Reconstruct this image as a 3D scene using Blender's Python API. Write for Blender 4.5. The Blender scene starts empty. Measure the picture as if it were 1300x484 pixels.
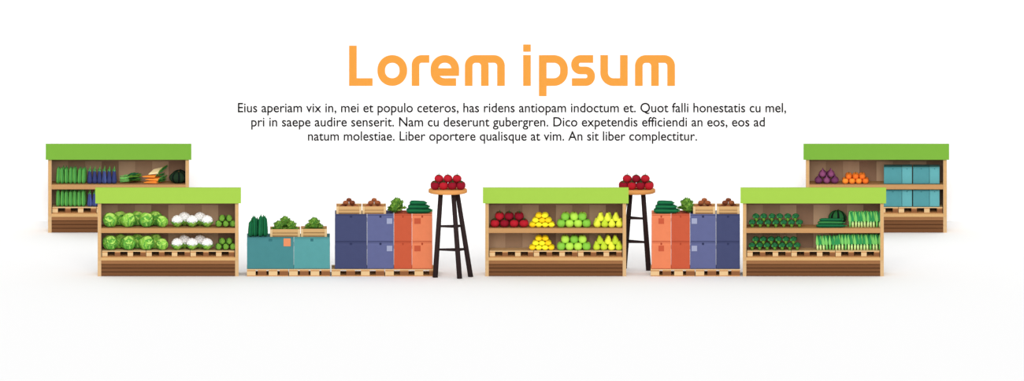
import bpy, math, random
from mathutils import Vector, Matrix
rnd = random.Random(7)
A = math.radians(7.0); SA, CA, TA = math.sin(A), math.cos(A), math.tan(A)
sc = bpy.context.scene
sc.view_settings.view_transform = 'Standard'
sc.view_settings.look = 'None'
GAIN = 1.29

# ---------------------------------------------------------------- materials
def lin(c):
    c = c/255.0
    return c/12.92 if c <= .04045 else ((c+.055)/1.055)**2.4
MATS = {}
def mat(name, rgb, var=.05, scale=(12, 12, 12), rough=.9, gain=None, spec=.04):
    gain = gain or GAIN
    m = bpy.data.materials.new(name); m.use_nodes = True
    nt = m.node_tree; bs = nt.nodes['Principled BSDF']
    bs.inputs['Roughness'].default_value = rough
    bs.inputs['Specular IOR Level'].default_value = spec
    tc = nt.nodes.new('ShaderNodeTexCoord'); mp = nt.nodes.new('ShaderNodeMapping')
    mp.inputs['Scale'].default_value = scale
    nz = nt.nodes.new('ShaderNodeTexNoise'); nz.inputs['Scale'].default_value = 1.0
    cr = nt.nodes.new('ShaderNodeValToRGB')
    base = [min(1, lin(v)/gain) for v in rgb]
    cr.color_ramp.elements[0].position = .35; cr.color_ramp.elements[1].position = .65
    cr.color_ramp.elements[0].color = [v*(1-var) for v in base]+[1]
    cr.color_ramp.elements[1].color = [min(1, v*(1+var)) for v in base]+[1]
    nt.links.new(tc.outputs['Object'], mp.inputs['Vector'])
    nt.links.new(mp.outputs['Vector'], nz.inputs['Vector'])
    nt.links.new(nz.outputs['Fac'], cr.inputs['Fac'])
    nt.links.new(cr.outputs['Color'], bs.inputs['Base Color'])
    MATS[name] = m
WS = (1.5, 10, 40)
mat('wall_paint', (255,255,255), .0, gain=1.0)
mat('floor_paint', (248,248,248), .0, gain=1.0, spec=0)
mat('title_orange', (251,169,74), .0, gain=1.3); mat('ink', (35,31,32), .0)
mat('sign_lime', (171,212,82), .005); mat('sign_green', (130,186,68), .005)
mat('wood_post', (224,186,138), .03, WS); mat('wood_shelf', (205,155,103), .03, WS)
mat('wood_trim', (226,180,122), .03, WS)
mat('panel_a', (170,142,116), .03, (8,8,2), gain=.8); mat('panel_b', (152,124,100), .03, (8,8,2), gain=.8)
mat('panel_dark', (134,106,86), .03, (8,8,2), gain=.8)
mat('base_brown', (126,84,54), .03, WS); mat('base_dark', (84,54,36), .04, WS); mat('base_mid', (164,114,74), .03, WS)
mat('pal_light', (240,204,152), .03, WS); mat('pal_mid', (206,150,96), .03, WS); mat('pal_dark', (150,100,64), .03, WS)
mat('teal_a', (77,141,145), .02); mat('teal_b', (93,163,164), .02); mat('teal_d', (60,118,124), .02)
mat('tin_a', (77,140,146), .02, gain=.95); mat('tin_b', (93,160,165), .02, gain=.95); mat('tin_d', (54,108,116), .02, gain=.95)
mat('blue_a', (73,79,116), .02); mat('blue_b', (102,108,152), .02); mat('blue_d', (55,60,94), .02)  # darker blue paints the shaded side of the blue boxes
mat('org_a', (206,95,65), .02); mat('org_b', (240,138,96), .02); mat('org_d', (180,76,52), .02)  # darker orange paints the boxes' shaded side, and their labels
mat('label', (236,150,104), .0); mat('label_g', (166,172,202), .0)
mat('seat_wood', (238,166,96), .03, WS); mat('stool_leg', (56,44,44), .03)
mat('tom_a', (198,38,52), .04); mat('tom_b', (156,28,46), .04); mat('calyx', (44,104,54), .05)
mat('cab_l', (172,214,100), .03, gain=.88); mat('cab_m', (130,188,70), .03, gain=.88); mat('cab_d', (88,154,60), .03, gain=.88); mat('vein', (158,204,100), .02, gain=.88)
mat('cauli', (252,248,228), .02, (60,60,60), gain=.66)
mat('let_a', (114,168,60), .04); mat('let_b', (80,136,56), .04); mat('let_c', (152,198,84), .04)
mat('lemon', (252,222,44), .03, gain=.8); mat('lemon_d', (240,194,30), .03, gain=.8)
mat('apple_g', (168,212,76), .03, gain=.85); mat('apple_d', (124,184,64), .03, gain=.85)
mat('pear', (216,222,66), .03, gain=.85); mat('pear_d', (182,204,52), .03, gain=.85)
mat('stem', (104,74,44), .03)
mat('cuke', (30,106,64), .05, gain=1); mat('cuke_d', (20,78,52), .05, gain=1); mat('cuke_l', (70,146,84), .05)
mat('zuc', (90,160,74), .05, gain=.9); mat('zuc_d', (56,124,64), .05, gain=.9)
mat('egg', (70,84,140), .05, gain=.9); mat('egg_d', (52,60,108), .05, gain=.9)
mat('carrot', (242,142,56), .05, gain=.85); mat('parsnip', (240,220,170), .04, gain=.85)
mat('melon', (34,54,36), .05, gain=1); mat('melon_d', (22,32,28), .05)
mat('melon_g', (42,100,54), .05, gain=.9)
mat('broc', (36,98,60), .12, (50,50,50), gain=.85); mat('broc_l', (64,138,76), .1, (50,50,50), gain=.85)
mat('leek_w', (196,222,146), .03, gain=.85); mat('leek_g', (112,182,94), .04, gain=.8); mat('leek_d', (46,132,74), .04, gain=.8)
mat('onion', (130,70,108), .05, gain=.85); mat('onion_d', (102,52,88), .05, gain=.85)
mat('orange', (242,138,50), .04, gain=.85); mat('orange_d', (220,110,40), .04, gain=.85)
mat('potato', (170,100,64), .08, (25,25,25)); mat('potato_d', (134,74,50), .08, (25,25,25))

# ---------------------------------------------------------------- mesh builder
class B:
    def __init__(s): s.v=[]; s.f=[]; s.m=[]; s.s=[]
    def add(s, vs, fs, m, smooth=True):
        o=len(s.v); s.v += [tuple(v) for v in vs]
        for i,f in enumerate(fs):
            s.f.append(tuple(k+o for k in f)); s.m.append(m[i] if isinstance(m,list) else m); s.s.append(smooth)
    def box(s,x0,x1,y0,y1,z0,z1,m):
        vs=[(x,y,z) for x in (x0,x1) for y in (y0,y1) for z in (z0,z1)]
        s.add(vs,[(0,1,3,2),(4,6,7,5),(0,4,5,1),(2,3,7,6),(0,2,6,4),(1,5,7,3)],m,False)
    def bevbox(s,x0,x1,y0,y1,z0,z1,m,b=.006):
        vs=[];idx={}
        for i,X in enumerate((x0,x1)):
            for j,Y in enumerate((y0,y1)):
                for k,Z in enumerate((z0,z1)):
                    sx=1 if i==0 else -1; sy=1 if j==0 else -1; sz=1 if k==0 else -1
                    for a,p in (('x',(X,Y+sy*b,Z+sz*b)),('y',(X+sx*b,Y,Z+sz*b)),('z',(X+sx*b,Y+sy*b,Z))):
                        idx[(i,j,k,a)]=len(vs); vs.append(p)
        fs=[]
        for t in (0,1):
            fs.append([idx[(t,j,k,'x')] for j,k in ((0,0),(0,1),(1,1),(1,0))])
            fs.append([idx[(i,t,k,'y')] for i,k in ((0,0),(0,1),(1,1),(1,0))])
            fs.append([idx[(i,j,t,'z')] for i,j in ((0,0),(0,1),(1,1),(1,0))])
        for p in (0,1):
            for q in (0,1):
                fs.append([idx[(0,p,q,'y')],idx[(1,p,q,'y')],idx[(1,p,q,'z')],idx[(0,p,q,'z')]])
                fs.append([idx[(p,0,q,'x')],idx[(p,1,q,'x')],idx[(p,1,q,'z')],idx[(p,0,q,'z')]])
                fs.append([idx[(p,q,0,'x')],idx[(p,q,1,'x')],idx[(p,q,1,'y')],idx[(p,q,0,'y')]])
        for i in (0,1):
            for j in (0,1):
                for k in (0,1): fs.append([idx[(i,j,k,a)] for a in 'xyz'])
        s.add(vs,fs,m,False)
    def lathe(s,prof,c,m,rot=None,seg=14,lobes=0,lamp=0,alt=None):
        vs=[];fs=[];ms=[]
        R=rot or Matrix.Identity(3); c=Vector(c)
        for r,z in prof:
            for i in range(seg):
                a=2*math.pi*i/seg; rr=r*(1+lamp*math.cos(lobes*a))
                vs.append(c+R@Vector((rr*math.cos(a),rr*math.sin(a),z)))
        for k in range(len(prof)-1):
            for i in range(seg):
                j=(i+1)%seg
                fs.append((k*seg+i,k*seg+j,(k+1)*seg+j,(k+1)*seg+i))
                mm=m[k] if isinstance(m,list) else m
                if alt and i%alt[1]==0: mm=alt[0]
                ms.append(mm)
        fs.append(tuple(range(seg))[::-1]); ms.append(m[0] if isinstance(m,list) else m)
        n=(len(prof)-1)*seg; fs.append(tuple(range(n,n+seg))); ms.append(m[-1] if isinstance(m,list) else m)
        s.add(vs,fs,ms)
    def ell(s,c,r,m,rot=None,seg=14,ring=9,lobes=0,lamp=0,alt=None):
        prof=[(max(1e-4,math.sin(math.pi*i/ring)),-math.cos(math.pi*i/ring)) for i in range(ring+1)]
        R=(rot or Matrix.Identity(3))@Matrix.Diagonal(Vector(r))
        s.lathe(prof,c,m,R,seg,lobes,lamp,alt)
    def tube(s,p0,p1,r0,r1,m,seg=10):
        p0=Vector(p0);p1=Vector(p1);d=p1-p0
        R=d.to_track_quat('Z','Y').to_matrix()
        s.lathe([(r0,0),(r1,d.length)],p0,m,R,seg)
    def leaf(s,base,d,n,L,W,m,vein=None,curl=.2,cup=.2,ruf=0,nu=6,nv=6,ph=0,pw=.8):
        base=Vector(base); d=Vector(d).normalized(); side=d.cross(Vector(n)).normalized(); n=side.cross(d)
        vs=[];fs=[];ms=[]
        for i in range(nu+1):
            u=i/nu; w=W*.5*(.12+.88*math.sin(math.pi*min(1,u**pw*.93+.05)))
            for j in range(nv+1):
                v=-1+2*j/nv
                off=curl*L*u*u+cup*W*v*v+ruf*math.sin(9*u+ph+3*v)*abs(v)
                vs.append(base+d*(L*u*(1+.08*math.cos(6*v)*u*(ruf>0)))+side*w*v+n*off)
        for i in range(nu):
            for j in range(nv):
                o=i*(nv+1)+j; fs.append((o,o+1,o+nv+2,o+nv+1))
                ms.append(vein if vein and j==nv//2 else m)
        s.add(vs,fs,ms)
    def make(s,name,parent=None,smooth=True):
        xs=[v[0] for v in s.v]; ys=[v[1] for v in s.v]; zs=[v[2] for v in s.v]
        o=Vector(((min(xs)+max(xs))/2,(min(ys)+max(ys))/2,min(zs)))
        me=bpy.data.meshes.new(name)
        me.from_pydata([(v[0]-o.x,v[1]-o.y,v[2]-o.z) for v in s.v],[],s.f)
        names=[]
        for n in s.m:
            if n not in names: names.append(n)
        for n in names: me.materials.append(MATS[n])
        me.polygons.foreach_set('material_index',[names.index(n) for n in s.m])
        me.polygons.foreach_set('use_smooth',s.s)
        me.update()
        ob=bpy.data.objects.new(name,me); sc.collection.objects.link(ob)
        if parent is not None:
            ob.parent=parent; ob.location=o-parent.location
        else: ob.location=o
        return ob
def empty(name,loc):
    e=bpy.data.objects.new(name,None); e.location=loc; e.empty_display_size=.2; sc.collection.objects.link(e); return e
X=lambda px:(px-650)*.01
def Z(py): return (351-py)*.01/CA
def RX(a): return Matrix.Rotation(a,3,'X')
def RY(a): return Matrix.Rotation(a,3,'Y')
def RZ(a): return Matrix.Rotation(a,3,'Z')

# ---------------------------------------------------------------- produce (x,y centre, z = bottom, s = width)
def cap_leaf(b,c,d,r,th,m,vein):
    d=Vector(d).normalized(); R=d.to_track_quat('Z','Y').to_matrix(); c=Vector(c)
    nr,na=5,16; vs=[];fs=[];ms=[];ph=rnd.random()*6
    for i in range(nr+1):
        t=i/nr
        for j in range(na):
            a=2*math.pi*j/na; q=th*t*(1+.07*math.sin(5*a+ph))
            rr=r*(.86+.16*t**3+.02*math.sin(7*a+ph)*t)
            vs.append(c+R@(Vector((math.sin(q)*math.cos(a),math.sin(q)*math.sin(a),math.cos(q)))*rr))
    for i in range(nr):
        for j in range(na):
            k=(j+1)%na; fs.append((i*na+j,i*na+k,(i+1)*na+k,(i+1)*na+j))
            ms.append(vein if (j%4==0 and i<4) else m)
    b.add(vs,fs,ms)
def cabbage(b,x,y,z,s):
    r=s/2; c=(x,y,z+r*.96)
    b.ell(c,(r*.84,r*.84,r*.84),'cab_l',seg=18,ring=12)
    a0=rnd.random()*6
    for i in range(5):
        a=a0+i*2*math.pi/5
        cap_leaf(b,c,(math.cos(a),math.sin(a),-.25),r*.98,.85,['cab_d','cab_m'][i%2],'vein')
    for i in range(3):
        a=a0+.6+i*2*math.pi/3
        cap_leaf(b,c,(math.cos(a),math.sin(a),.55),r*.93,.7,['cab_m','cab_l','cab_m'][i],'vein')
    cap_leaf(b,c,(.3*math.cos(a0),-.9,.5),r*.95,.6,'cab_l','vein')
def cauliflower(b,x,y,z,s):
    r=s/2
    for i in range(30):
        t=i/29; a=i*2.4; q=1.6*math.sqrt(t)
        b.ell((x+math.sin(q)*math.cos(a)*r*.66,y+math.sin(q)*math.sin(a)*r*.66,z+r*.95+math.cos(q)*r*.66),(r*.25,)*3,'cauli',seg=8,ring=6)
    b.ell((x,y,z+r*.85),(r*.68,r*.68,r*.8),'cauli',seg=12)
    for i in range(9):
        a=i*2*math.pi/9+.3
        o=Vector((math.cos(a),math.sin(a),0))
        b.leaf((x+o.x*r*.25,y+o.y*r*.25,z+.002),o*.8+Vector((0,0,.62)),-o,r*1.1,r*.85,['cab_m','let_c','cab_d'][i%3],'vein',curl=.1,cup=.12,ruf=r*.05,ph=i)
def lettuce(b,x,y,z,s,cols=('let_a','let_b','let_c')):
    r=s/2
    b.ell((x,y,z+r*.45),(r*.5,r*.5,r*.45),cols[0],seg=10,ring=6)
    for lev,(n,el,L) in enumerate(((9,.35,1.02),(8,.75,1.1),(6,1.15,1.2))):
        for i in range(n):
            a=i*2*math.pi/n+lev*.4+rnd.random()*.2
            o=Vector((math.cos(a),math.sin(a),0))
            b.leaf((x,y,z+r*.12),o*math.cos(el)+Vector((0,0,math.sin(el))),-o*math.sin(el)+Vector((0,0,math.cos(el))),r*L,r*.95,cols[(i+lev)%3],'vein' if i%2 else None,curl=.15-.3*(lev==0),cup=.2,ruf=r*.1,ph=i*1.3,nu=7,nv=6,pw=1.3)
def tomato(b,x,y,z,s):
    r=s/2; m='tom_a' if rnd.random()<.6 else 'tom_b'
    b.ell((x,y,z+r*.88),(r,r,r*.88),m,seg=20,ring=10,lobes=5,lamp=.04)
    for i in range(5):
        a=i*2*math.pi/5+rnd.random()*.3; o=Vector((math.cos(a),math.sin(a),0))
        b.leaf((x,y,z+r*1.74),o+Vector((0,0,.12)),(0,0,1),r*.8,r*.34,'calyx',curl=-.25,cup=0,nu=4,nv=2)
    b.tube((x,y,z+r*1.68),(x+r*.08,y,z+r*2.1),r*.08,r*.06,'calyx',6)
def fruit(ma,md,h=.95,lob=0,stem='stem'):
    def f(b,x,y,z,s):
        r=s/2; m=ma if rnd.random()<.6 else md
        pr=[(.02,.04),(.35,0),(.68,.14),(.92,.5),(1,.95),(.93,1.4),(.66,1.78),(.32,1.9),(.1,1.78)]
        b.lathe([(p*r,q*r*h) for p,q in pr],(x,y,z),m,seg=14,lobes=lob,lamp=.05 if lob else 0)
        b.tube((x,y,z+r*1.74*h),(x+r*.12,y,z+r*2.12*h),r*.07,r*.06,stem,5)
    return f
apple=fruit('apple_g','apple_d'); orange=fruit('orange','orange_d',.9,6,'calyx')
def lemon(b,x,y,z,s):
    r=s/2; m='lemon' if rnd.random()<.65 else 'lemon_d'
    R=RZ(rnd.uniform(-.5,.5))@RY(math.pi/2)
    pr=[(.03,-1.15),(.2,-1.05),(.5,-.85),(.75,-.5),(.84,0),(.75,.5),(.5,.85),(.2,1.05),(.03,1.18)]
    b.lathe([(p*r,q*r) for p,q in pr],(x,y,z+.84*r),m,R,12)
def pear(b,x,y,z,s):
    r=s/2; m='pear' if rnd.random()<.6 else 'pear_d'
    pr=[(.05,.02),(.6,.05),(.9,.35),(1,.8),(.85,1.3),(.55,1.75),(.42,2.1),(.3,2.35),(.08,2.4)]
    R=RX(rnd.uniform(-.15,.15))@RY(rnd.uniform(-.15,.15))
    b.lathe([(p*r,q*r) for p,q in pr],(x,y,z+.01*r),m,R,12)
    b.tube(Vector((x,y,z))+R@Vector((0,0,2.35*r)),Vector((x,y,z))+R@Vector((.1*r,0,2.8*r)),r*.08,r*.06,'stem',5)
def onion(b,x,y,z,s):
    r=s/2; m='onion' if rnd.random()<.6 else 'onion_d'
    pr=[(.1,0),(.5,.08),(.9,.45),(1,.85),(.85,1.25),(.5,1.55),(.2,1.75),(.1,2.05),(.14,2.15)]
    b.lathe([(p*r,q*r) for p,q in pr],(x,y,z),m,seg=14,alt=('onion_d',4))
def potato(b,x,y,z,s):
    r=s/2; m='potato' if rnd.random()<.6 else 'potato_d'
    b.ell((x,y,z+r*.72),(r*1.05,r*.8,r*.72),m,RZ(rnd.uniform(-.6,.6)),seg=12,ring=8,lobes=3,lamp=.07)
def sprout(b,x,y,z,s):
    r=s/2; c=(x,y,z+r)
    b.ell(c,(r*.85,)*3,'cab_m',seg=10,ring=7)
    for i in range(4):
        a=rnd.random()*.5+i*1.57
        cap_leaf(b,c,(math.cos(a),math.sin(a),.1),r*1.02,.75,['let_b','let_a'][i%2],'let_c')
def broccoli(b,x,y,z,s):
    r=s/2
    b.tube((x,y,z),(x,y,z+r*.9),r*.3,r*.5,'let_a',8)
    for i in range(13):
        a=i*2.4; q=1.3*math.sqrt(i/12)
        b.ell((x+math.sin(q)*math.cos(a)*r*.65,y+math.sin(q)*math.sin(a)*r*.65,z+r*.95+math.cos(q)*r*.55),(r*.34,)*3,'broc' if i%3 else 'broc_l',seg=8,ring=6)
def cuke(b,p,L,r,R,m='cuke',md='cuke_d',stem='cuke_l'):
    n=10; pr=[]
    for i in range(n+1):
        t=i/n; rr=r*min(1,math.sqrt(max(0,1-(abs(2*t-1))**6))+.12)*(.92+.1*math.sin(t*5))
        pr.append((rr if 0<i<n else r*.3,t*L))
    b.lathe(pr,p,m,R,12,alt=(md,3))
    p=Vector(p); b.tube(p+R@Vector((0,0,L*.99)),p+R@Vector((0,0,L*1.07)),r*.25,r*.18,stem,6)
def upright(m,md,L=.2,r=.027):
    def f(b,x,y,z,s):
        cuke(b,(x,y,z),L*rnd.uniform(.92,1),r,RY(rnd.uniform(-.05,.05)),m,md)
    return f
def eggplant(b,x,y,z,s):
    r=s/2; m='egg' if rnd.random()<.6 else 'egg_d'
    pr=[(.1,0),(.6,.06),(.95,.5),(1,1.2),(.85,2.4),(.66,3.8),(.55,5.0),(.3,5.5)]
    b.lathe([(p*r,q*r) for p,q in pr],(x,y,z),m,seg=12,alt=('egg_d',4))
    for i in range(5):
        a=i*2*math.pi/5; o=Vector((math.cos(a),math.sin(a),0))
        b.leaf((x,y,z+5.62*r),o*.9+Vector((0,0,-.35)),o*.3+Vector((0,0,1)),r*1.1,r*.6,'zuc',curl=-.5,cup=0,nu=4,nv=2)
    b.tube((x,y,z+5.4*r),(x+.2*r,y,z+6.5*r),r*.2,r*.16,'zuc',6)
def leek(b,x,y,z,s,h=.2):
    r=s/2; t=rnd.uniform(-.06,.06)
    top=Vector((x+t*h*.35,y,z+h*.35))
    b.tube((x,y,z),top,r*.8,r*.75,'leek_w' if rnd.random()<.6 else 'leek_g',8)
    c=rnd.choice((('leek_g','leek_d','leek_d','leek_g'),('leek_d','leek_g','leek_g','leek_d')))
    for i in range(4):
        a=[-.08,.08,.03,-.04][i]
        b.leaf(top+Vector((0,[-.6,-.3,.3,.6][i]*r,-.02)),(a+t*.4,.03*(i-1.5),1),(0,-1,0),h*.66,r*2.0,c[i],None,curl=.03*(1 if i<2 else -1),cup=.08,nu=5,nv=4,pw=.6)
def bunch(b,x,y,z,s,col=('leek_d','broc','let_b')):
    for i in range(9):
        yy=y+rnd.uniform(-.05,.05); zz=z+.012+i*.009
        b.tube((x-s*.45,yy,zz),(x,yy+rnd.uniform(-.02,.02),zz+.01),.007,.006,'leek_g',6)
        b.leaf((x-.02,yy,zz+.01),(1,rnd.uniform(-.3,.3),rnd.uniform(-.05,.3)),(0,-.3,1),s*.55,s*.3,col[i%3],curl=-.05,cup=.1,ruf=.006,ph=i)
def carrot(b,x,y,z,m='carrot',L=.17,r=.018,yaw=0,pitch=.0):
    R=RZ(yaw)@RY(math.pi/2-pitch)
    p=Vector((x,y,z+r))
    b.lathe([(.02*r,0),(.35*r,L*.08),(.7*r,L*.5),(r,L*.93),(.8*r,L),(.2*r,L*1.01)],p,m,R,10)
    tip=p+R@Vector((0,0,L)); d=R@Vector((0,0,1))
    for i in range(5):
        b.leaf(tip,d+Vector((0,rnd.uniform(-.5,.5),rnd.uniform(0,.8))),(0,-.3,1),.07,.02,['leek_d','let_a'][i%2],curl=.1,cup=.1,ruf=.004,nu=4,nv=2)
def melon(b,x,y,z,r,m='melon',md='melon_d',k=1.25):
    b.ell((x,y,z+r),(r*k,r,r),m,None,seg=24,ring=14,alt=(md,3))
    b.tube((x,y,z+1.98*r),(x+.02,y,z+2.08*r),.006,.005,'stem',6)

def pile(name,fn,px0,px1,Yf,z,s,layers,dz=.8,rows=2,y0=.1,parent=None):
    b=B(); x0,x1=X(px0),X(px1); n=max(1,round((x1-x0)/s)); st=(x1-x0)/n
    for l in range(layers):
        for rw in range(rows):
            k=n-l
            for i in range(k):
                x=x0+st*(i+.5+l*.5)+rnd.uniform(-.04,.04)*s*(l>0)
                y=Yf+y0+rw*s*.9+l*s*.25
                fn(b,x,y,z+l*s*dz,s)
    return b.make(name)

# ---------------------------------------------------------------- fixtures
D=.42
ZL1=Z(290); ZL2=Z(319)
def pallet(b,x0,x1,y0,y1,z0,z1,nb=4,wide=.1):
    h=z1-z0; t=h*.26
    n=5; w=(y1-y0)/n
    for i in range(n): b.box(x0,x1,y0+i*w+.004,y0+(i+1)*w-.004,z1-t*.55,z1,'pal_light' if i%2==0 else 'wood_trim')
    m=max(3,nb)
    for i in range(m):
        c=x0+wide/2+(x1-x0-wide)*i/(m-1)
        b.box(c-wide/2,c+wide/2,y0,y1,z1-t*1.1,z1-t*.55,'pal_mid')
        for j,yy in enumerate((y0,(y0+y1)/2-wide*.4,y1-wide*.8)):
            b.box(c-wide*.5,c+wide*.5,yy,yy+wide*.8,z0+t*.5,z1-t*1.1,'pal_dark' if i%2 else 'pal_light')
    for yy in (y0,(y0+y1)/2-wide*.4,y1-wide*.8):
        b.box(x0,x1,yy,yy+wide*.8,z0,z0+t*.5,'pal_mid')

def display_shelf(px0,Yf,sign):
    x0,x1=X(px0),X(px0+185); root=empty('grocery_display_shelf',((x0+x1)/2,Yf+D/2,0))
    ht=Z(238)-.002; hb=Z(258)
    # sign board in front, low canopy roof behind it
    b=B(); b.box(x0,x1,Yf-.035,Yf+.018,hb,ht,sign)
    for sx in (x0,x1-.02): b.box(sx,sx+.02,Yf+.018,Yf+D,hb,hb+.06,sign)
    b.make('sign_board',root)
    b=B(); b.box(x0+.02,x1-.02,Yf+.02,Yf+D,hb,hb+.035,'wood_post'); b.make('canopy_roof',root)
    xi0,xi1=x0+.03,x1-.03
    b=B()
    for a,c in ((xi0,xi0+.045),(xi1-.045,xi1)):
        b.box(a,c,Yf,Yf+D,.0,hb,'wood_post')
        b.box(a+.012,c-.012,Yf-.006,Yf,.21,hb-.01,'wood_trim')
    b.make('side_posts',root)
    b=B(); n=8; w=(xi1-xi0-.09)/n
    b.box(xi0+.045,xi1-.045,Yf+D-.012,Yf+D-.002,.2,hb,'panel_dark')
    for i in range(n):
        b.box(xi0+.045+i*w+.001,xi0+.045+(i+1)*w-.001,Yf+D-.03,Yf+D-.012,.2,hb,['panel_a','panel_b','panel_a','panel_dark'][i%4])
    b.box(xi0+.045,xi1-.045,Yf+D-.04,Yf+D-.03,hb-.07,hb,'panel_dark')  # dark strip paints the shade under the header onto the panel
    b.make('back_panel',root)
    xa,xb=xi0+.045,xi1-.045
    b=B(); b.box(xa,xb,Yf+.02,Yf+D-.04,Z(296)+.008,ZL1,'wood_shelf'); b.bevbox(xa,xb,Yf-.005,Yf+.02,Z(296),ZL1,'wood_shelf',.003); b.make('upper_shelf',root)
    b=B(); b.box(xa,xb,Yf-.002,Yf+D-.03,Z(331),Z(327),'wood_trim'); b.make('lower_shelf',root)
    b=B(); b.box(xa,xb,Yf+.02,Yf+D-.03,0,Z(331),'base_dark')
    zt=Z(331)-.002
    for i,(h,m) in enumerate(((.045,'base_mid'),(.042,'base_brown'),(.042,'base_brown'),(.05,'base_brown'))):
        b.bevbox(xa,xb,Yf-.002,Yf+.02,zt-h,zt,m,.004); zt-=h+.006
    b.make('base_cabinet_slats',root)
    b=B(); W=(xb-xa-.03)/3
    for i in range(3): pallet(b,xa+.01+i*(W+.005),xa+.01+i*(W+.005)+W,Yf+.03,Yf+D-.05,Z(327),ZL2,4,.07)
    b.make('riser_pallets',root)
    return root
display_shelf(121,0,'sign_lime'); display_shelf(613,0,'sign_lime'); display_shelf(940,0,'sign_lime')
YB=4.55
display_shelf(58,YB,'sign_green'); display_shelf(1020,YB,'sign_green')

# fixture A
for z in (ZL1,ZL2):
    b=B()
    for px,s in ((140,.2),(163,.2),(186,.2),(206,.16)): cabbage(b,X(px),.13,z,s)
    for px in (152,175,197): cabbage(b,X(px),.28,z,.2)
    b.make('cabbage_heads')
    b=B()
    for i,px in enumerate((225,244,263)): cauliflower(b,X(px),.13,z,.165)
    for i,px in enumerate((234,254)): cauliflower(b,X(px),.27,z+.0,.19)
    b.make('cauliflower_heads')
    pile('brussels_sprouts',sprout,273,300,0,z,.088,2,.75,2,.1)
# fixture B
pile('tomato_pile',tomato,622,671,0,ZL1,.115,2,.75,2,.1)
for z in (ZL1,ZL2):
    pile('lemon_pile',lemon,672,704,0,z,.078,3,.72,3,.09)
    pile('green_apple_pile',apple,707,750,0,z,.108,2,.78,2,.1)
    pile('pear_pile',pear,753,791,0,z,.093,2,.78,2,.1)
# fixture C
for z in (ZL1,ZL2):
    pile('broccoli_pile',broccoli,950,1020 if z==ZL1 else 1017,0,z,.1,2,.75,2,.1)
b=B(); melon(b,X(1063),.28,ZL1,.1,'melon_g','melon_d',1.15); b.make('watermelon')
b=B()
for l in range(3):
    for rw in range(2 if l<2 else 1):
        cuke(b,(X(1036)+l*.02,.07+rw*.05+l*.025,ZL1+.022+l*.036),.37-l*.04,.022,RY(math.pi/2),'zuc_d' if (rw+l)%2 else 'cuke')
b.make('cucumber_stack')
b=B()
for rw in range(2):
    for i in range(11): leek(b,X(1079+i*3.8),.12+rw*.09,ZL1,.036,.215)
b.make('leek_row')
b=B()
for rw in range(2):
    for i in range(21): leek(b,X(1038+i*3.95),.12+rw*.09,ZL2,.036,.2 if i<7 else .215)
b.make('leek_row')
# back left
for z in (ZL1,ZL2):
    b=B()
    for rw in range(2):
        for i in range(7): upright('zuc','zuc_d',.21,.026)(b,X(73.5+i*5.4+rw*1.5),YB+.1+rw*.1,z,.05)
    b.make('zucchini_row')
    b=B()
    for rw in range(2):
        for i in range(6): eggplant(b,X(114+i*6.2),YB+.1+rw*.11,z,.066)
    b.make('eggplant_row')
b=B(); bunch(b,X(164),YB+.15,ZL1,.26,('let_b','let_a','broc')); bunch(b,X(168),YB+.26,ZL1,.24,('let_a','let_c','let_b')); b.make('spinach_bunches')
b=B()
for i in range(4): carrot(b,X(182+i*2),YB+.08+i*.05,ZL1,'carrot',.17,.018,.1*(-1)**i)
for i in range(4): carrot(b,X(184+i*2),YB+.1+i*.05,ZL1+.034,'carrot',.17,.018,-.1*(-1)**i)
for i in range(3): carrot(b,X(180+i*3),YB+.12+i*.05,ZL1+.07,'carrot',.17,.018,.0)
for i in range(5): carrot(b,X(188+i*1.5),YB+.13+i*.03,ZL1+.1+.01*i,'parsnip',.13,.018,.2,.12)
b.make('carrot_pile')
b=B(); melon(b,X(226),YB+.13,ZL1,.075,k=1.5); melon(b,X(228),YB+.3,ZL1,.078,k=1.3); b.make('watermelon')
b=B(); melon(b,X(180),YB+.15,ZL2,.08,k=1.2); melon(b,X(214),YB+.15,ZL2,.08,k=1.2); b.make('watermelon')
# back right
pile('red_onion_pile',onion,1034,1065,YB,ZL1,.1,2,.8,2,.1)
pile('tangerine_pile',orange,1069,1103,YB,ZL1,.08,2,.72,3,.09)

# ---------------------------------------------------------------- cartons
def carton(px0,px1,y0,y1,z0,z1,col,name='cardboard_box',lab=None,labm='label',small=False):
    x0,x1=X(px0)+.0015,X(px1)-.0015; b=B(); d=col[:-1]+'d'; w=x1-x0; h=z1-z0
    t=.01
    b.bevbox(x0,x1,y0+.003,y1,z0,z1-t,col,.004)
    ym=(y0+y1)/2
    b.box(x0,x1,y0+.002,ym-.002,z1-t,z1,col); b.box(x0,x1,ym+.002,y1,z1-t,z1,col)
    b.box(x0+w*.02,x1-w*.02,y0+.001,y0+.003,z1-t-.004,z1-t,d)
    b.box(x0+w*.46,x0+w*.54,y0+.0015,y0+.003,z1-h*.12,z1-t,d)
    hw=.05 if not small else .03
    for xx in (x0,x1): b.box(xx-.0008,xx+.0008,ym-hw,ym+hw,z1-h*.32,z1-h*.22,d)
    b.box(x0+w*.03,x1-w*.03,y0+.0015,y0+.003,z0+.004,z0+.009,d)
    if lab: b.box(X(lab[0]),X(lab[1]),y0-.001,y0+.003,Z(lab[3]),Z(lab[2]),labm)
    return b.make(name)
for z in (ZL1,ZL2):
    for a,c,m in ((1122,1145,'tin_a'),(1145,1158,'tin_b'),(1159,1180,'tin_a'),(1180,1193,'tin_b')):
        carton(a,c,YB+.05,YB+.34,z,z+.215,m,small=True)
carton(1034,1075,YB+.05,YB+.34,ZL2,ZL2+.2,'tin_a',small=True)
carton(1076,1112,YB+.05,YB+.34,ZL2,ZL2+.2,'tin_b',small=True)

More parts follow.
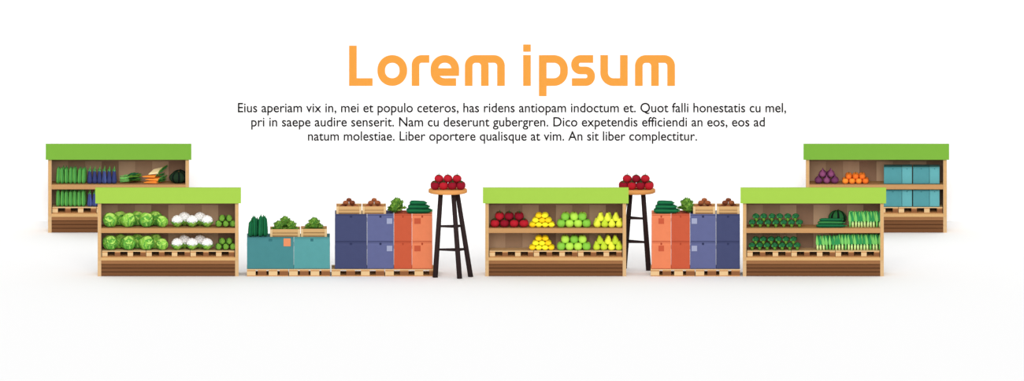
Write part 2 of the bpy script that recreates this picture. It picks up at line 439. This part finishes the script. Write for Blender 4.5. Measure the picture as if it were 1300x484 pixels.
ZP=Z(342)
YS0,YS1=0.0,.46
def pal(px0,px1,nb=4):
    b=B(); pallet(b,X(px0),X(px1),YS0,YS1,0,ZP,nb,.11); b.make('wood_pallet')
pal(313.5,366,4); pal(367,419,4)
pal(421,488,4); pal(489,556,4); pal(826,882,4); pal(883,939.5,4)
ZT=Z(299)-.03
carton(313.5,373,.01,.44,ZP,ZT,'teal_a',lab=(360,369,303,313))
carton(373,419,.01,.44,ZP,ZT,'teal_b')
ZU=Z(269)-.035
hh=(ZU-ZP)/2
def col(px0,px1,c,lab=None,labm='label'):
    for k in range(2):
        lb=None
        if lab: lb=(lab[0],lab[1],342-(hh*(k+1)*CA*100)+5,342-(hh*(k+1)*CA*100)+12)
        carton(px0,px1,.01,.44,ZP+k*hh,ZP+(k+1)*hh,c,lab=lb,labm=labm)
col(425,466,'blue_a'); col(466,500,'blue_b',(491,498),'label_g'); col(500,523,'org_a'); col(523,549,'org_b',(526,534),'org_a')  # each dark column stands in for the shaded side of its lighter neighbour
col(827,852,'org_b',(836,843),'org_a'); col(852,876,'org_a'); col(876,909,'blue_b',(878,885),'label_g'); col(909,939.5,'blue_a')  # mirrored stack, shaded box sides again painted as darker columns

def tray(px0,px1,z,y0=.06,y1=.38,h=.095):
    b=B(); x0,x1=X(px0),X(px1)
    b.box(x0,x1,y0,y1,z,z+.012,'pal_mid')
    for yy in (y0,y1-.012):
        b.box(x0,x1,yy,yy+.012,z+.006,z+h*.46,'wood_trim'); b.box(x0,x1,yy,yy+.012,z+h*.54,z+h,'wood_trim')
    for xx in (x0,x1-.012):
        b.box(xx,xx+.012,y0+.012,y1-.012,z+.006,z+h*.46,'pal_mid'); b.box(xx,xx+.012,y0+.012,y1-.012,z+h*.54,z+h,'pal_mid')
    for xx in (x0-.001,x1-.029):
        b.box(xx,xx+.03,y0-.005,y0,z,z+h,'pal_light')
    return b.make('wooden_produce_tray')
def in_tray(name,fn,items):
    b=B()
    for px,y,z,s in items: fn(b,X(px),y,z,s)
    return b.make(name)
tray(343,381,ZT,.1,.4); tray(382,415,ZT,.1,.4,.1)
in_tray('lettuce_heads',lettuce,[(354,.24,ZT+.05,.2),(370,.24,ZT+.05,.2),(362,.3,ZT+.1,.2)])
in_tray('lettuce_heads',lettuce,[(399,.24,ZT+.07,.23),(392,.27,ZT+.05,.15),(405,.27,ZT+.05,.15)])
b=B()
for i,(px,y,L) in enumerate(((318,.1,.2),(324,.12,.25),(330.5,.09,.27),(337,.12,.25),(321,.22,.24),(327,.22,.22),(334,.22,.25))):
    cuke(b,(X(px),y,ZT),L,.032,RY(.025*(-1)**i))
b.make('cucumber_bunch')
def stack_top(f):
    a,c=sorted((f(427),f(459))); tray(a,c,ZU)
    a,c=sorted((f(460),f(490))); tray(a,c,ZU)
    for px in (443,475):
        in_tray('potato_pile',potato,[(f(px+dx),y,ZU+dz,s) for dx,y,dz,s in ((-9,.16,.04,.085),(0,.15,.04,.085),(9,.16,.04,.085),(-6,.28,.05,.08),(5,.28,.05,.08),(-4,.18,.1,.08),(4,.19,.1,.08),(0,.22,.135,.07))])
    in_tray('lettuce_heads',lettuce,[(f(501),.18,ZU,.19),(f(504),.31,ZU,.25)])
    b=B(); x=X(f(531))
    for l,(n,dz) in enumerate(((4,0),(3,.048),(2,.096))):
        for i in range(n):
            cuke(b,(x-.15+l*.02,.1+i*.065+l*.03,ZU+.029+dz),.31-l*.05,.028,RY(math.pi/2)@RX(rnd.uniform(-.04,.04)),'cuke','cuke_d')
    b.make('cucumber_pile')
stack_top(lambda p:p)
def mf(p):
    if p in (427,459,460,490): return {427:939,459:910,460:908,490:880}[p]
    if 430<p<456: return 924.5-(p-443)
    if 460<p<490: return 894-(p-475)
    return 1376-p
stack_top(mf)

# ---------------------------------------------------------------- stools
def stool(pxc,yc,sgn,feet):
    zt=(Z(240)*CA-yc*SA)/CA; x=X(pxc); root=empty('bar_stool',(x,yc,0))
    b=B(); r=.245
    b.lathe([(r*.93,zt-.05),(r,zt-.042),(r,zt-.008),(r*.97,zt)],(x,yc,0),'seat_wood',seg=40)
    b.make('seat',root)
    b=B(); pts=[]
    for tx,ty,fx,fy in feet:
        p0=Vector((x+sgn*fx,yc+fy,0)); p1=Vector((x+sgn*tx,yc+ty,zt-.05)); pts.append((p0,p1))
        b.tube(p0,p1,.034,.03,'stool_leg',8)
    b.make('legs',root)
    b=B()
    for h in (.36,.66):
        q=[p0.lerp(p1,h/p1.z) for p0,p1 in pts]
        for i in range(len(q)): b.tube(q[i],q[(i+1)%len(q)],.013,.013,'stool_leg',8)
    b.make('footrest_rungs',root)
    b=B(); s=.115
    for i in range(4): tomato(b,x-.165+i*.11,yc-.09,zt,s)
    for i in range(4): tomato(b,x-.165+i*.11,yc+.03,zt,s)
    for i in range(2): tomato(b,x-.06+i*.12,yc+.14,zt,s)
    for i in range(3): tomato(b,x-.115+i*.115,yc-.03,zt+.085,s)
    b.make('tomato_pile')
stool(568.5,-.14,1,[(-.09,-.03,-.16,.02),(.07,-.08,.15,-.1),(.12,.03,.29,.08)])
stool(807.5,.72,-1,[(-.09,-.06,-.16,-.12),(.07,.08,.15,.1),(.12,-.03,.28,-.1)])

# ---------------------------------------------------------------- room: wall, floor
YW=5.75
b=B(); b.box(-9,9,YW,YW+.15,0,3.6,'wall_paint'); b.make('wall_back')
b=B(); b.box(-9,9,-14,YW+.15,-.1,0,'floor_paint'); b.make('floor')

# ---------------------------------------------------------------- lettering on wall
ZW=lambda py:((351-py)*.01-YW*SA)/CA
def ribbon(b,pts,t,fil,closed,off):
    P=[Vector((x,y)) for x,y in pts]; n=len(P); out=[]
    for i in range(n):
        if not closed and i in (0,n-1): out.append(P[i]); continue
        a,c,d=P[i-1],P[i],P[(i+1)%n]; u=(a-c).normalized(); v=(d-c).normalized()
        r=min(fil,(a-c).length*(.5 if (closed or 0<i-1) else 1),(d-c).length*(.5 if (closed or i+1<n-1) else 1))
        for k in range(13):
            q=k/12; p0=c+u*r; p1=c+v*r; w=.74
            out.append(((1-q)**2*p0+2*w*q*(1-q)*c+q*q*p1)/((1-q)**2+2*w*q*(1-q)+q*q))
    res=[]
    for p in out:
        if not res or (p-res[-1]).length>.01: res.append(p)
    if closed and (res[0]-res[-1]).length<.01: res.pop()
    m=len(res); vs=[];fs=[]
    for i in range(m):
        a=res[i-1] if (closed or i>0) else None; d=res[(i+1)%m] if (closed or i<m-1) else None
        d1=(res[i]-a).normalized() if a is not None else (d-res[i]).normalized()
        d2=(d-res[i]).normalized() if d is not None else d1
        tg=(d1+d2).normalized(); nn=Vector((-tg.y,tg.x)); k=t/2/max(.5,nn.dot(Vector((-d1.y,d1.x))))
        for sg in (1,-1):
            q=res[i]+nn*k*sg
            vs.append((X(q.x),YW-.006-off,ZW(q.y))); vs.append((X(q.x),YW,ZW(q.y)))
    for i in range(m if closed else m-1):
        o=i*4; p=((i+1)%m)*4
        fs+= [(o,o+2,p+2,p),(o,p,p+1,o+1),(o+2,o+3,p+3,p+2)]
    if not closed: fs+=[(0,1,3,2),((m-1)*4,(m-1)*4+2,(m-1)*4+3,(m-1)*4+1)]
    b.add(vs,fs,'title_orange',False)
b=B(); T=9.6
G=[([(448.0,58),(448.0,109.0)],0,0),([(443.3,104.2),(473,104.2)],0,0),
([(484,74.8),(512,74.8),(512,104.2),(484,104.2)],14,1),
([(527.5,109),(527.5,74.8),(545,74.8)],8,0),
([(579,104.2),(551.5,104.2),(551.5,74.8),(578,74.8),(578,93)],13,0),([(551.5,91.5),(582.7,91.5)],0,0)]
def m_(x): return [([(x,109),(x,74.8),(x+20.5,74.8),(x+20.5,109)],9,0),([(x+11,74.8),(x+41,74.8),(x+41,109)],9,0)]
G+=m_(595)
G+=[([(669,70),(669,109)],0,0),([(669,56.5),(669,65.5)],0,0),
([(689,122),(689,70.1)],0,0),([(689,74.8),(716,74.8),(716,104.2),(689,104.2)],13,0),
([(753,74.8),(730,74.8),(730,89.4),(750.5,89.4),(750.5,104.2),(726,104.2)],7.2,0),
([(767,70),(767,104.2),(792,104.2)],12,0),([(792,70),(792,109)],0,0)]
G+=m_(811)
for i,(p,f,c) in enumerate(G): ribbon(b,p,T,f,bool(c),i*.0002)
b.make('headline_wall_lettering')

lines=[("Eius aperiam vix in, mei et populo ceteros, has ridens antiopam indoctum et. Quot falli honestatis cu mel,",302,998,142.5),
("pri in saepe audire senserit. Nam cu deserunt gubergren. Dico expetendis efficiendi an eos, eos ad",319,971,160.5),
("natum molestiae. Liber oportere qualisque at vim. An sit liber complectitur.",391,885,178.5)]
par=empty('paragraph_wall_lettering',(0,YW,ZW(160)))
for i,(tx,a,c,by) in enumerate(lines):
    cu=bpy.data.curves.new('t','FONT'); cu.body=tx; cu.size=.172; cu.extrude=.002; cu.offset=.0012
    to=bpy.data.objects.new('t',cu); sc.collection.objects.link(to)
    bpy.context.view_layer.update()
    me=bpy.data.meshes.new_from_object(to.evaluated_get(bpy.context.evaluated_depsgraph_get()))
    bpy.data.objects.remove(to)
    xs=[v.co.x for v in me.vertices]; k=(X(c)-X(a))/(max(xs)-min(xs)); mn=min(xs)
    for v in me.vertices:
        x,y,z=v.co; v.co=((x-mn)*k+X(a),YW-.004-z-par.location.y,y+ZW(by)-par.location.z)
    me.materials.clear(); me.materials.append(MATS['ink'])
    o=bpy.data.objects.new('text_line_%d'%(i+1),me); sc.collection.objects.link(o); o.parent=par

# ---------------------------------------------------------------- light
w=bpy.data.worlds.new('World'); sc.world=w; w.use_nodes=True
bg=w.node_tree.nodes['Background']; bg.inputs[0].default_value=(1,1,1,1); bg.inputs[1].default_value=.86
l=bpy.data.lights.new('key_sun','SUN'); l.energy=.5*math.pi; l.angle=math.radians(35)
lo=bpy.data.objects.new('key_sun',l); lo.rotation_euler=(math.radians(90-22),0,0); lo.location=(0,-6,6); sc.collection.objects.link(lo)

# ---------------------------------------------------------------- camera
cd=bpy.data.cameras.new('camera'); cd.type='ORTHO'; cd.ortho_scale=13.0; cd.clip_end=100
co=bpy.data.objects.new('camera',cd); sc.collection.objects.link(co)
fw=Vector((0,CA,-SA)); co.location=Vector((0,0,1.09/CA))-fw*12
co.rotation_euler=(math.radians(90)-A,0,0)
sc.camera=co
